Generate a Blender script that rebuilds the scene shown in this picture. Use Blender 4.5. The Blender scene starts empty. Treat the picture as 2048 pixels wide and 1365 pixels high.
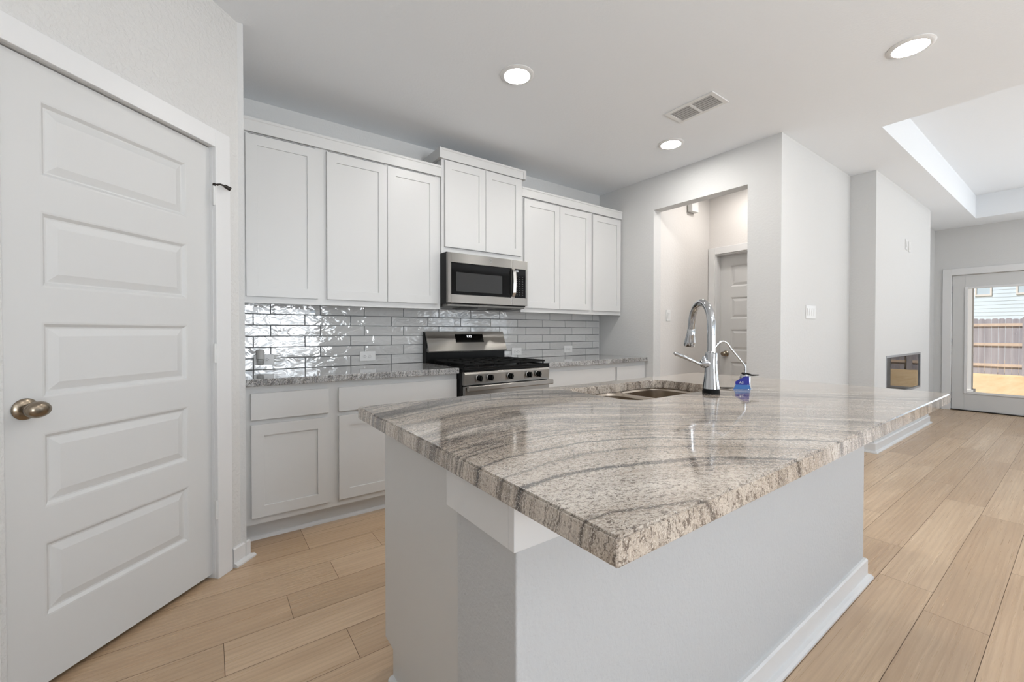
import bpy, bmesh, math, random
from mathutils import Vector, Matrix
random.seed(7)
SC = bpy.context.scene
COL = SC.collection
R = math.radians

# ------------------------------------------------------------------ camera, world, sun, daylight, fill lamps, exposure
cd = bpy.data.cameras.new('camera')
cam = bpy.data.objects.new('camera', cd); COL.objects.link(cam)
cd.sensor_width = 36.0; cd.sensor_fit = 'HORIZONTAL'
cd.lens = 838.07 / 2048 * 36
cd.shift_x = (1024 - 1025.4) / 2048
cd.shift_y = (673.64 - 682.5) / 2048
cd.clip_start = 0.02; cd.clip_end = 200
cam.location = (0, 0, 1.1702)
cam.rotation_euler = (R(90 - 0.6321), 0, R(54.1268 - 90))
SC.camera = cam

wd = bpy.data.worlds.new('sky'); SC.world = wd; wd.use_nodes = True
wn = wd.node_tree.nodes; wl = wd.node_tree.links
bg = wn['Background']
sky = wn.new('ShaderNodeTexSky'); sky.sky_type = 'HOSEK_WILKIE'
sky.turbidity = 3.0; sky.ground_albedo = 0.4
sky.sun_direction = Vector((-0.45, 0.35, 0.82)).normalized()
wl.new(sky.outputs[0], bg.inputs[0]); bg.inputs[1].default_value = 0.85

def add_light(name, kind, loc, rot, energy, color=(1, 1, 1), **kw):
    ld = bpy.data.lights.new(name, kind); ld.energy = energy; ld.color = color
    for k, v in kw.items(): setattr(ld, k, v)
    o = bpy.data.objects.new(name, ld); COL.objects.link(o)
    o.location = loc; o.rotation_euler = rot
    return o

add_light('sun', 'SUN', (0, 0, 20), Vector((0.50, -0.30, -0.81)).to_track_quat('-Z', 'Y').to_euler(), 4.6, (1, .98, .95), angle=R(1))
DAY = (0.58, 0.79, 1.0)
SOUTH_WIN = [(0.35, 1.95, 0.35, 2.15), (4.7, 6.2, 0.3, 2.15), (6.6, 8.1, 0.3, 2.15)]     # openings in wall_south (x0,x1,z0,z1)
for i, (a, b, c, d) in enumerate(SOUTH_WIN):
    pos = ((a + b) / 2, -3.70, (c + d) / 2)
    add_light('window_sky_light', 'AREA', pos, (R(90), 0, 0), 26 if i == 0 else 8, DAY, shape='RECTANGLE', size=b - a, size_y=d - c)
    add_light('window_ceiling_fill', 'AREA', pos, (R(140), 0, 0), 118 if i == 0 else 30, (.97, .985, 1), shape='RECTANGLE', size=b - a, size_y=d - c, spread=R(140))  # added uplight to brighten the ceiling, standing in for ground-bounced daylight
add_light('window_sky_light', 'AREA', (9.16, -1.35, 1.25), (R(90), 0, R(90)), 14, DAY, shape='RECTANGLE', size=1.7, size_y=1.8)
add_light('window_ceiling_fill', 'AREA', (9.16, -1.35, 1.25), (R(140), 0, R(90)), 28, (.97, .985, 1), shape='RECTANGLE', size=1.7, size_y=1.8, spread=R(140))  # same added ceiling uplight at the far window
CAN_E = 7.0
for x, y in [(1.54, .60), (0.0, -1.0), (3.1, -1.2), (1.54, -2.4), (5.6, -.6), (7.3, -.6), (5.6, -2.0), (7.3, -2.0)]:
    z = 3.03 if x > 4.2 else 2.722
    add_light('extra_ceiling_lamp', 'AREA', (x, y, z), (0, 0, 0), CAN_E if y > 0 else (6.0 if x > 4 else 1.5), (1, .98, .96), shape='DISK', size=.15)  # unseen lamps added to light the rooms; the first continues the kitchen grid
add_light('hall_lamp', 'AREA', (4.22, 2.02, 2.715), (0, 0, 0), 7.0, (1, .95, .90), shape='DISK', size=.15)

SC.view_settings.view_transform = 'Standard'; SC.view_settings.look = 'None'
SC.view_settings.gamma = 1; SC.view_settings.use_curve_mapping = False
SC.view_settings.exposure = 0.22

# ------------------------------------------------------------------ materials
def lin(c):
    return tuple((v / 12.92 if v <= .04045 else ((v + .055) / 1.055) ** 2.4) for v in c) + (1,)
def rgb(r, g, b): return lin((r / 255, g / 255, b / 255))

class NT:
    def __init__(s, name):
        s.m = bpy.data.materials.new(name); s.m.use_nodes = True
        s.n = s.m.node_tree.nodes; s.l = s.m.node_tree.links
        s.b = s.n['Principled BSDF']
    def add(s, t, **kw):
        n = s.n.new('ShaderNode' + t)
        for k, v in kw.items(): setattr(n, k, v)
        return n
    def put(s, sock, v):
        if hasattr(v, 'is_linked') or isinstance(v, bpy.types.NodeSocket): s.l.new(v, sock)
        else: sock.default_value = v
    def math(s, op, a, b=None, clamp=False):
        n = s.add('Math', operation=op, use_clamp=clamp); s.put(n.inputs[0], a)
        if b is not None: s.put(n.inputs[1], b)
        return n.outputs[0]
    def mix(s, f, a, b, mode='MIX'):
        n = s.add('Mix', data_type='RGBA', blend_type=mode)
        s.put(n.inputs[0], f); s.put(n.inputs[6], a); s.put(n.inputs[7], b)
        return n.outputs[2]
    def ramp(s, f, stops, interp='LINEAR'):
        n = s.add('ValToRGB'); s.put(n.inputs[0], f); n.color_ramp.interpolation = interp
        e = n.color_ramp.elements
        while len(e) < len(stops): e.new(.5)
        for el, (p, c) in zip(e, stops):
            el.position = p; el.color = c if len(c) == 4 else tuple(c) + (1,)
        return n.outputs[0]
    def noise(s, vec, scale, detail=2, rough=.5, dist=0.0):
        n = s.add('TexNoise'); s.put(n.inputs['Vector'], vec); n.inputs['Scale'].default_value = scale
        n.inputs['Detail'].default_value = detail; n.inputs['Roughness'].default_value = rough
        n.inputs['Distortion'].default_value = dist
        return n.outputs[0]
    def coord(s): return s.add('TexCoord').outputs['Object']
    def geo(s): return s.add('NewGeometry').outputs['Position']
    def mapv(s, v, scale=(1, 1, 1), loc=(0, 0, 0), rot=(0, 0, 0)):
        n = s.add('Mapping'); s.put(n.inputs[0], v); n.inputs[1].default_value = loc
        n.inputs[2].default_value = rot; n.inputs[3].default_value = scale
        return n.outputs[0]
    def bump(s, h, strength, dist=.01):
        n = s.add('Bump'); s.put(n.inputs['Height'], h); n.inputs['Strength'].default_value = strength
        n.inputs['Distance'].default_value = dist; s.l.new(n.outputs[0], s.b.inputs['Normal'])
    def set(s, **kw):
        names = dict(color='Base Color', rough='Roughness', metal='Metallic', spec='Specular IOR Level', coat='Coat Weight',
                     coatr='Coat Roughness', trans='Transmission Weight', ior='IOR', emit='Emission Color', estr='Emission Strength', aniso='Anisotropic')
        for k, v in kw.items(): s.put(s.b.inputs[names[k]], v)
        return s

def plain(name, col, rough=.5, metal=0., **kw):
    t = NT(name); t.set(color=col, rough=rough, metal=metal, **kw)
    return t.m

def paint(name, col, rough, scale, strength, dist=.002):
    t = NT(name); t.set(color=col, rough=rough)
    h = t.noise(t.geo(), scale, 3, .55)
    t.bump(t.ramp(h, [(.42, (0, 0, 0)), (.62, (1, 1, 1))]), strength, dist)
    return t.m

M = {}
M['wall'] = paint('wall_paint', rgb(210, 210, 209), .85, 55, .22)
M['wall_tex'] = paint('knockdown_wall_paint', rgb(212, 211, 209), .8, 48, .55, .003)
M['knee'] = paint('shaded_wall_paint', rgb(196, 197, 198), .8, 75, .3, .002)  # the wall paint, darkened to carry the dimmer light on the island front
M['hall'] = paint('hall_wall_paint', rgb(218, 215, 212), .85, 55, .2)
M['ceil'] = paint('ceiling_paint', rgb(233, 236, 239), .9, 70, .12)
M['trim'] = plain('trim_paint', rgb(222, 222, 222), .38)
M['door'] = plain('door_paint', rgb(208, 208, 207), .42)
M['cab'] = plain('cabinet_paint', rgb(210, 210, 209), .36)
M['cabin'] = plain('cabinet_underside', rgb(200, 196, 190), .6)
M['white'] = plain('white_plastic', rgb(222, 222, 221), .35)
M['greyp'] = plain('grey_plastic', rgb(188, 187, 184), .4)
M['dark'] = plain('dark_slot', rgb(40, 40, 40), .6)
M['black'] = plain('black_enamel', rgb(8, 8, 8), .3, spec=.16)
M['iron'] = plain('cast_iron', rgb(14, 14, 14), .7, spec=.25)
M['bglass'] = plain('black_glass', rgb(6, 6, 6), .06, spec=.22)
M['mwin'] = plain('microwave_window', rgb(56, 56, 56), .25, spec=.2)
M['chrome'] = plain('chrome', (.56, .57, .585, 1), .05, 1.)
M['nickel'] = plain('satin_nickel', rgb(150, 138, 122), .26, 1.)
M['hinge'] = plain('painted_hinge', rgb(222, 222, 220), .35)
M['hinge_metal'] = plain('grey_hinge', rgb(150, 150, 152), .4, .6)
M['bronze'] = plain('dark_bronze', rgb(52, 48, 44), .35, .7)
M['sinksteel'] = plain('sink_steel', rgb(190, 178, 164), .27, 1.)
M['grout'] = plain('grey_grout', rgb(92, 94, 98), .8)
M['blue'] = plain('blue_card', rgb(8, 14, 120), .45, spec=.25)
M['lblue'] = plain('light_blue_card', rgb(52, 96, 152), .45, spec=.25)
M['led'] = plain('display_digits', (0, 0, 0, 1), .4, emit=(.95, .97, 1, 1), estr=1.6)
M['lamp'] = plain('lamp_diffuser', rgb(255, 252, 246), .5, emit=(1, .97, .93, 1), estr=0)
M['vinyl'] = plain('grey_metal_frame', rgb(150, 152, 155), .4, .5)
M['ventdark'] = plain('vent_shade', rgb(38, 38, 38), .8)
M['slot'] = plain('vent_slat', rgb(185, 185, 184), .5)
M['concrete'] = plain('concrete', rgb(190, 188, 182), .9)
M['siding'] = plain('pale_siding', rgb(206, 224, 240), .7)
M['post'] = plain('porch_post_paint', rgb(205, 203, 200), .7)
M['hglass'] = plain('house_window', rgb(190, 210, 225), .2)

def steel(name, col, rough, along='x'):
    t = NT(name); v = t.coord()
    n = t.noise(t.mapv(v, (1.5, 220, 220) if along == 'x' else (220, 220, 1.5)), 3, 2)
    t.set(color=t.mix(t.math('MULTIPLY', n, .12), col, rgb(120, 118, 115)), metal=1.,
          rough=rough, aniso=.9)
    tg = t.add('Tangent', direction_type='RADIAL', axis='Z'); t.l.new(tg.outputs[0], t.b.inputs['Tangent']); t.b.inputs['Anisotropic Rotation'].default_value = 0.25
    return t.m
M['steel'] = steel('brushed_steel', rgb(146, 143, 139), .30)
M['handle'] = plain('polished_steel_handle', rgb(206, 204, 200), .3, 1.)

def glass_mat():
    t = NT('clear_glass'); t.set(color=(1, 1, 1, 1), rough=0.0)
    tr = t.add('BsdfTransparent'); gl = t.add('BsdfGlossy'); gl.inputs['Roughness'].default_value = 0.0
    fr = t.add('Fresnel'); fr.inputs[0].default_value = 1.5; mx = t.add('MixShader')
    t.l.new(fr.outputs[0], mx.inputs[0]); t.l.new(tr.outputs[0], mx.inputs[1]); t.l.new(gl.outputs[0], mx.inputs[2])
    t.l.new(mx.outputs[0], t.n['Material Output'].inputs[0])
    return t.m
M['glass'] = glass_mat()

def floor_mat():
    t = NT('oak_plank_vinyl'); p = t.geo()
    at = t.add('Attribute', attribute_name='rnd'); sep = t.add('SeparateColor'); t.l.new(at.outputs['Color'], sep.inputs[0])
    off = t.add('CombineXYZ'); t.put(off.inputs[0], t.math('MULTIPLY', sep.outputs[1], 17.)); t.put(off.inputs[1], t.math('MULTIPLY', sep.outputs[2], 9.))
    ad = t.add('VectorMath', operation='ADD'); t.l.new(p, ad.inputs[0]); t.l.new(off.outputs[0], ad.inputs[1]); v = ad.outputs[0]
    broad = t.noise(t.mapv(v, (.9, 9, 1)), 1.6, 3, .5, .4)
    fine = t.noise(t.mapv(v, (1.2, 85, 1)), 1.6, 4, .62, .2)
    wv = t.add('TexWave', wave_type='BANDS', bands_direction='Y'); t.put(wv.inputs[0], t.mapv(v, (.35, 6, 1)))
    wv.inputs['Scale'].default_value = 2.2; wv.inputs['Distortion'].default_value = 7; wv.inputs['Detail'].default_value = 3
    wv.inputs['Detail Scale'].default_value = .8
    tone = t.ramp(sep.outputs[0], [(0, rgb(178, 151, 121)), (.35, rgb(208, 180, 148)), (.7, rgb(216, 190, 159)), (1, rgb(190, 162, 131))])
    c = t.mix(t.ramp(broad, [(.35, (0, 0, 0)), (.7, (.55, .55, .55))]), tone, rgb(178, 147, 116))
    c = t.mix(t.ramp(fine, [(.45, (0, 0, 0)), (.75, (.26, .26, .26))]), c, rgb(162, 133, 104))
    c = t.mix(t.ramp(wv.outputs[0], [(.55, (0, 0, 0)), (1, (.14, .14, .14))]), c, rgb(140, 108, 80))
    h = t.math('ADD', t.math('MULTIPLY', fine, .5), t.math('MULTIPLY', wv.outputs[0], .5))
    t.set(color=c, rough=t.math('ADD', .22, t.math('MULTIPLY', fine, .14)))
    t.set(spec=.75); t.bump(h, .4, .0018)
    return t.m
M['floor'] = floor_mat()

def granite_mat(name, dark=0.0, warm=True):
    t = NT(name); p = t.geo()
    big = t.noise(p, 1.7, 2, .5); med = t.noise(p, 7, 3, .6)
    sx = t.add('SeparateXYZ'); t.l.new(p, sx.inputs[0]); X, Y, Z = sx.outputs
    # the veins sweep in nested arcs: rising from the end edge, then falling away along the slab
    zc = t.math('MULTIPLY', t.math('SUBTRACT', Z, .911), .25)
    d = t.math('SUBTRACT', X, t.math('ADD', .20, t.math('MULTIPLY', Y, .5)))
    q = t.math('ADD', t.math('ADD', Y, zc), t.math('DIVIDE', t.math('MULTIPLY', t.math('MULTIPLY', d, d), 1.3), t.math('ADD', 1.0, t.math('MULTIPLY', t.math('ABSOLUTE', d), 1.73))))
    q = t.math('ADD', q, t.math('ADD', t.math('MULTIPLY', t.math('SUBTRACT', big, .5), .10), t.math('MULTIPLY', t.math('SUBTRACT', med, .5), .030)))
    def qv(kx, kq, o=0.):
        cv = t.add('CombineXYZ'); t.put(cv.inputs[0], t.math('MULTIPLY', X, kx)); t.put(cv.inputs[1], t.math('MULTIPLY', q, kq)); cv.inputs[2].default_value = o
        return cv.outputs[0]
    jit = t.noise(t.mapv(p, (60, 60, 60)), 1.0, 3, .6)
    q = t.math('ADD', q, t.math('MULTIPLY', t.math('SUBTRACT', jit, .5), .016))
    band = t.noise(qv(.8, 6.0), 1.0, 4, .62)
    streak = t.noise(qv(7, 62, 3.), 1.0, 5, .72, .5)
    thin = t.noise(qv(1.0, 6.0, 9.), 1.0, 2, .5, .2)
    vein = t.math('SUBTRACT', 1.0, t.math('MULTIPLY', t.math('ABSOLUTE', t.math('SUBTRACT', thin, .5)), 46.), True)
    thin2 = t.noise(qv(1.8, 19, 21.), 1.0, 3, .6, .5)
    vein2 = t.math('SUBTRACT', 1.0, t.math('MULTIPLY', t.math('ABSOLUTE', t.math('SUBTRACT', thin2, .52)), 22.), True)
    dens = t.noise(qv(1.2, 4.5, 33.), 1.0, 2, .5)
    fl = t.noise(qv(85, 260, 40.), 1.0, 3, .62, .9)
    gr = t.noise(t.mapv(p, (170, 170, 170)), 1.0, 4, .68, 1.3)
    gr2 = t.noise(t.mapv(p, (300, 300, 300)), 1.0, 2, .6)
    if warm:
        base = t.ramp(band, [(.28, rgb(158, 144, 132)), (.44, rgb(197, 184, 170)), (.6, rgb(214, 204, 192)), (.78, rgb(192, 174, 154))])
        dk, ve = rgb(92, 79, 71), rgb(50, 44, 42)
    else:
        base = t.ramp(band, [(.28, rgb(140, 141, 143)), (.5, rgb(184, 185, 186)), (.75, rgb(204, 204, 204))])
        dk, ve = rgb(92, 90, 90), rgb(44, 43, 45)
    if not warm:
        streak = t.noise(t.mapv(p, (26, 26, 34), rot=(0, .6, 0)), 1.0, 5, .7, 1.2); vein = 0.0
    amt = t.ramp(dens, [(.36, (.35, .35, .35)), (.62, (1, 1, 1))])
    if warm:
        g_ = lambda v: (v, v, v)
        zone = t.ramp(t.math('MULTIPLY', q, .5), [(.27, g_(.22)), (.36, g_(.30)), (.44, g_(.95)), (.58, g_(.85)), (.65, g_(.35)), (.70, g_(1)), (.78, g_(.8)), (1, g_(.6))])
        amt = t.math('MULTIPLY', t.ramp(dens, [(.34, (.55, .55, .55)), (.60, (1, 1, 1))]), zone)
    def line(q0, w, k=1.): return t.math('MULTIPLY', t.math('SUBTRACT', 1.0, t.math('DIVIDE', t.math('ABSOLUTE', t.math('SUBTRACT', q, q0)), w), True), k)
    own = line(.565, .011, 1.6)
    if warm:
        for q0, w_, k_ in ((.72, .008, 1.2), (.80, .006, .8), (.93, .05, .5), (1.02, .04, .55), (1.17, .03, .5), (1.33, .012, .9), (1.41, .045, 1.1), (1.47, .02, 1.2), (.40, .006, .9)):
            own = t.math('MAXIMUM', own, line(q0, w_, k_))
    own = t.math('MINIMUM', own, 1.0)
    c = t.mix(t.math('MULTIPLY', t.ramp(streak, [(.47, (0, 0, 0)), (.66, (1, 1, 1))]), amt), base, dk)
    c = t.mix(t.math('MULTIPLY', vein2, t.math('MULTIPLY', amt, .55 + dark)), c, dk)
    c = t.mix(t.math('MULTIPLY', own, t.ramp(streak, [(.30, (.55, .55, .55)), (.48, (1, 1, 1))])), c, ve)
    c = t.mix(t.math('MULTIPLY', vein, t.math('MULTIPLY', t.math('ADD', jit, .3), .9)), c, ve)
    c = t.mix(t.ramp(fl, [(.53, (0, 0, 0)), (.60, (.85, .85, .85))]), c, rgb(92, 80, 72) if warm else rgb(60, 60, 62))
    c = t.mix(t.ramp(gr, [(.51, (0, 0, 0)), (.60, (.6 + dark, .6 + dark, .6 + dark))]), c, rgb(96, 85, 77) if warm else rgb(60, 60, 62))
    c = t.mix(t.ramp(gr2, [(.54, (0, 0, 0)), (.66, (.7, .7, .7))]), c, rgb(226, 219, 209))
    t.set(color=c, rough=.07, spec=.55, coat=.35, coatr=.03)
    t.bump(gr, .05, .0006)
    return t.m
M['granite'] = granite_mat('island_granite')
M['granite2'] = granite_mat('perimeter_granite', .2, False)

def tile_mat():
    t = NT('glazed_tile'); p = t.geo()
    at = t.add('Attribute', attribute_name='rnd'); sep = t.add('SeparateColor'); t.l.new(at.outputs['Color'], sep.inputs[0])
    off = t.add('CombineXYZ'); t.put(off.inputs[1], t.math('MULTIPLY', sep.outputs[1], 11.))
    ad = t.add('VectorMath', operation='ADD'); t.l.new(p, ad.inputs[0]); t.l.new(off.outputs[0], ad.inputs[1])
    n1 = t.noise(t.mapv(ad.outputs[0], (8, 8, 15)), 1.0, 2, .45, 1.4)
    t.set(color=t.mix(sep.outputs[0], rgb(190, 190, 189), rgb(201, 201, 200)), rough=.03, spec=.85, coat=.5, coatr=.02)
    t.bump(n1, .55, .014)
    return t.m
M['tile'] = tile_mat()

def board_mat(name, c0, c1):
    t = NT(name); p = t.geo()
    n = t.noise(t.mapv(p, (8, 7, .6)), 1.0, 4, .6, .4); n2 = t.noise(p, 60, 2)
    t.set(color=t.mix(n2, t.ramp(n, [(.35, c0), (.65, c1)]), c0), rough=.9)
    return t.m
M['picket'] = board_mat('weathered_cedar', rgb(146, 145, 154), rgb(186, 186, 196))
M['rail'] = board_mat('pine_rail', rgb(196, 180, 166), rgb(220, 206, 192))
def lawn_mat():
    t = NT('dormant_lawn'); p = t.geo()
    n = t.noise(t.mapv(p, (.4, 3, 1)), 1.6, 5, .7)
    t.set(color=t.ramp(n, [(.3, rgb(220, 186, 138)), (.7, rgb(238, 210, 168))]), rough=.95)
    return t.m
M['lawn'] = lawn_mat()

# ------------------------------------------------------------------ mesh helpers
class MB:
    def __init__(s): s.v = []; s.f = []
    def box(s, x0, x1, y0, y1, z0, z1):
        i = len(s.v)
        s.v += [(x, y, z) for z in (z0, z1) for y in (y0, y1) for x in (x0, x1)]
        s.f += [tuple(i + k for k in q) for q in ((0, 2, 3, 1), (4, 5, 7, 6), (0, 1, 5, 4), (2, 6, 7, 3), (0, 4, 6, 2), (1, 3, 7, 5))]
        return s
    def quad(s, *p):
        i = len(s.v); s.v += [tuple(q) for q in p]; s.f.append(tuple(range(i, i + len(p)))); return s
    def prism(s, prof, a0, a1, axis='x'):
        """closed 2D profile swept along an axis: x -> profile (y,z); y -> (x,z); z -> (x,y)"""
        i = len(s.v); n = len(prof)
        for a in (a0, a1):
            for p, q in prof:
                s.v.append((a, p, q) if axis == 'x' else (p, a, q) if axis == 'y' else (p, q, a))
        s.f.append(tuple(range(i, i + n))); s.f.append(tuple(range(i + 2 * n - 1, i + n - 1, -1)))
        for k in range(n):
            s.f.append((i + k, i + n + k, i + n + (k + 1) % n, i + (k + 1) % n))
        return s
    def tube(s, path, rad, n=16, cap=True, squash=None):
        path = [Vector(p) for p in path]
        if not hasattr(rad, '__len__'): rad = [rad] * len(path)
        i = len(s.v); up = None
        for k, p in enumerate(path):
            d = (path[min(k + 1, len(path) - 1)] - path[max(k - 1, 0)]).normalized()
            if up is None: up = Vector((0, 0, 1)) if abs(d.z) < .9 else Vector((0, 1, 0))
            a = d.cross(up).normalized(); b = a.cross(d).normalized(); up = b
            for j in range(n):
                t = 2 * math.pi * j / n
                s.v.append(tuple(p + (a * math.cos(t) + b * math.sin(t) * (squash or 1)) * rad[k]))
        for k in range(len(path) - 1):
            for j in range(n):
                s.f.append((i + k * n + j, i + k * n + (j + 1) % n, i + (k + 1) * n + (j + 1) % n, i + (k + 1) * n + j))
        if cap:
            s.f.append(tuple(i + j for j in reversed(range(n)))); e = i + (len(path) - 1) * n
            s.f.append(tuple(e + j for j in range(n)))
        return s
    def lathe(s, prof, c=(0, 0, 0), axis='z', n=32, cap=True):
        """prof: (radius, height along axis)"""
        i = len(s.v)
        for r, h in prof:
            for j in range(n):
                t = 2 * math.pi * j / n; a, b = r * math.cos(t), r * math.sin(t)
                p = (a, b, h) if axis == 'z' else (a, h, b) if axis == 'y' else (h, a, b)
                s.v.append((p[0] + c[0], p[1] + c[1], p[2] + c[2]))
        for k in range(len(prof) - 1):
            for j in range(n):
                s.f.append((i + k * n + j, i + k * n + (j + 1) % n, i + (k + 1) * n + (j + 1) % n, i + (k + 1) * n + j))
        if cap:
            s.f.append(tuple(i + j for j in range(n))); e = i + (len(prof) - 1) * n
            s.f.append(tuple(e + j for j in range(n)))
        return s
    def build(s, name, mat, parent=None, bevel=0., seg=2, smooth=None, attr=None):
        me = bpy.data.meshes.new(name); bm = bmesh.new()
        vs = [bm.verts.new(v) for v in s.v]
        for f in s.f:
            try: bm.faces.new([vs[k] for k in f])
            except ValueError: pass
        bmesh.ops.recalc_face_normals(bm, faces=bm.faces)
        if bevel:
            es = [e for e in bm.edges if len(e.link_faces) == 2 and e.calc_face_angle(0) > R(35)]
            bmesh.ops.bevel(bm, geom=es, offset=bevel, segments=seg, profile=.5, affect='EDGES', clamp_overlap=True)
        bm.to_mesh(me); bm.free()
        if smooth is not None:
            for p in me.polygons: p.use_smooth = True
            me.set_sharp_from_angle(angle=R(smooth))
        o = bpy.data.objects.new(name, me); COL.objects.link(o)
        if mat is not None: me.materials.append(M[mat] if isinstance(mat, str) else mat)
        if parent is not None: o.parent = parent
        return o

def bx(*a): return MB().box(*a)
def thing(name, label, cat, loc=(0, 0, 0), rz=0., group=None):
    o = bpy.data.objects.new(name, None); COL.objects.link(o); o.empty_display_size = .1
    o.location = loc; o.rotation_euler = (0, 0, rz); o['label'] = label; o['category'] = cat
    if group: o['group'] = group
    return o
def tag(o, label, cat, group=None):
    o['label'] = label; o['category'] = cat
    if group: o['group'] = group
    return o
def struct(o, label=None, cat=None):
    o['kind'] = 'structure'
    if label: o['label'] = label
    if cat: o['category'] = cat
    return o
def text_mesh(name, s, size, mat, parent, loc, rot, depth=.0006):
    cu = bpy.data.curves.new(name, 'FONT'); cu.body = s; cu.size = size; cu.extrude = depth; cu.align_x = 'CENTER'; cu.align_y = 'CENTER'
    to = bpy.data.objects.new(name, cu); COL.objects.link(to)
    dg = bpy.context.evaluated_depsgraph_get(); dg.update()
    me = bpy.data.meshes.new_from_object(to.evaluated_get(dg)); bpy.data.objects.remove(to); bpy.data.curves.remove(cu)
    me.name = name; o = bpy.data.objects.new(name, me); COL.objects.link(o); me.materials.clear(); me.materials.append(M[mat])
    o.parent = parent; o.location = loc; o.rotation_euler = rot
    return o

# ------------------------------------------------------------------ room shell
ZC = 2.726; XR = 3.618; YW = 3.312
NORTH = 3.45
# pantry wall: 45 degrees, local x runs from latch side to the corner; the corner sits at local x = 0, face at local y = 0
PC = (0.146, 2.555)
def pantry(name): 
    o = bpy.data.objects.new(name, None); COL.objects.link(o); return o

def place45(o):
    o.location = (PC[0], PC[1], 0); o.rotation_euler = (0, 0, R(45)); return o

# floor: planks 0.187 m wide, 1.56 m long, with the joints where the photograph shows them
def floor():
    W, L, Y0 = .1867, 1.562, .22
    known = {0: 2.425, 1: 2.622, 2: 3.037, 3: 3.50, 7: .43, 8: .035, 9: .27, 10: .49, 11: .76, 12: .428, 13: .428, -1: 3.145}
    me = bpy.data.meshes.new('floor'); vs = []; fs = []; cols = []
    def q(x0, x1, y0, y1, z, c):
        i = len(vs); vs.extend([(x0, y0, z), (x1, y0, z), (x1, y1, z), (x0, y1, z)]); fs.append((i, i + 1, i + 2, i + 3)); cols.append(c)
    q(-1.2, 9.2, -3.8, NORTH, -.0015, (-1, 0, 0))
    for r in range(-22, 18):
        y = Y0 + r * W
        if y > NORTH: break
        x = known.get(r, random.uniform(0, L)); x -= math.ceil((x + 1.1) / L) * L
        while x < 9.15:
            q(max(x, -1.2) + .0009, min(x + L, 9.2) - .0009, max(y, -3.8) + .0009, min(y + W, NORTH) - .0009, 0, (random.random(), random.random(), random.random()))
            x += L
    me.from_pydata(vs, [], fs)
    ca = me.color_attributes.new('rnd', 'FLOAT_COLOR', 'CORNER'); k = 0
    for p in me.polygons:
        for li in p.loop_indices: ca.data[li].color = cols[p.index] + (1,)
        if cols[p.index][0] < 0: p.material_index = 1
    me.materials.append(M['floor']); me.materials.append(plain('plank_joint', rgb(92, 72, 54), .8))
    o = bpy.data.objects.new('floor', me); COL.objects.link(o); return struct(o)
floor()

# ceiling with the tray over the living room
TX0, TX1, TY0, TY1, TZ = 4.141, 8.506, -2.7, .948, 3.036
c = MB()
c.box(-1.1, TX0, -3.75, NORTH, ZC, ZC + .12); c.box(TX1, 9.2, -3.75, NORTH, ZC, ZC + .12)
c.box(TX0, TX1, TY1, NORTH, ZC, ZC + .12); c.box(TX0, TX1, -3.75, TY0, ZC, ZC + .12)
c.box(TX0 - .1, TX1 + .1, TY0 - .1, TY1 + .1, TZ, TZ + .1)
c.box(TX0 - .1, TX0, TY0 - .1, TY1 + .1, ZC + .12, TZ); c.box(TX1, TX1 + .1, TY0 - .1, TY1 + .1, ZC + .12, TZ)
c.box(TX0, TX1, TY1, TY1 + .1, ZC + .12, TZ); c.box(TX0, TX1, TY0 - .1, TY0, ZC + .12, TZ)
struct(c.build('ceiling', 'ceil'))

struct(bx(-1.1, XR + .12, YW, NORTH, 0, ZC).build('wall_back', 'wall'))
struct(bx(.026, .146, 2.53, YW, 0, ZC).build('wall_pantry_return', 'wall'))
# pantry wall, door opening local x from -.907 to -.184
D0, D1, DT = -.916, -.183, 2.041
w = MB().box(D1, 0, 0, .115, 0, ZC).box(-1.62, D0, 0, .115, 0, ZC).box(D0, D1, 0, .115, DT, ZC)
struct(place45(w.build('wall_pantry', 'wall_tex')))
struct(bx(-1.12, -1.0, -3.7, NORTH, 0, ZC).build('wall_left', 'wall'))
# south wall with its windows
w = MB(); xs = -1.0
for a, b, z0, z1 in SOUTH_WIN:
    w.box(xs, a, -3.72, -3.6, 0, ZC); w.box(a, b, -3.72, -3.6, 0, z0); w.box(a, b, -3.72, -3.6, z1, ZC); xs = b
w.box(xs, 9.2, -3.72, -3.6, 0, ZC)
struct(w.build('wall_south', 'wall'))
for i, (a, b, z0, z1) in enumerate(SOUTH_WIN):
    f = MB(); t = .05
    f.box(a, a + t, -3.68, -3.63, z0, z1).box(b - t, b, -3.68, -3.63, z0, z1).box(a + t, b - t, -3.68, -3.63, z0, z0 + t).box(a + t, b - t, -3.68, -3.63, z1 - t, z1)
    m = (a + b) / 2; f.box(m - .03, m + .03, -3.68, -3.63, z0 + t, z1 - t); zm = (z0 + z1) / 2
    f.box(a + t, m - .03, -3.67, -3.64, zm - .02, zm + .02).box(m + .03, b - t, -3.67, -3.64, zm - .02, zm + .02)
    struct(f.build('window_%d' % (i + 1), 'trim'))
# kitchen right wall with the cased opening to the hall
OY0, OY1, OZ = 1.682, 2.588, 2.393
w = MB().box(XR, XR + .118, OY1, NORTH, 0, ZC).box(XR, XR + .118, 1.545, OY0, 0, ZC).box(XR, XR + .118, OY0, OY1, OZ, ZC)
struct(w.build('wall_right', 'wall'))
X2 = 5.194; YF = 1.2257; XF1 = 7.49; XFAR = 9.053
struct(bx(XR, X2, 1.4279, 1.545, 0, ZC).build('wall_living', 'wall'))
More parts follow.
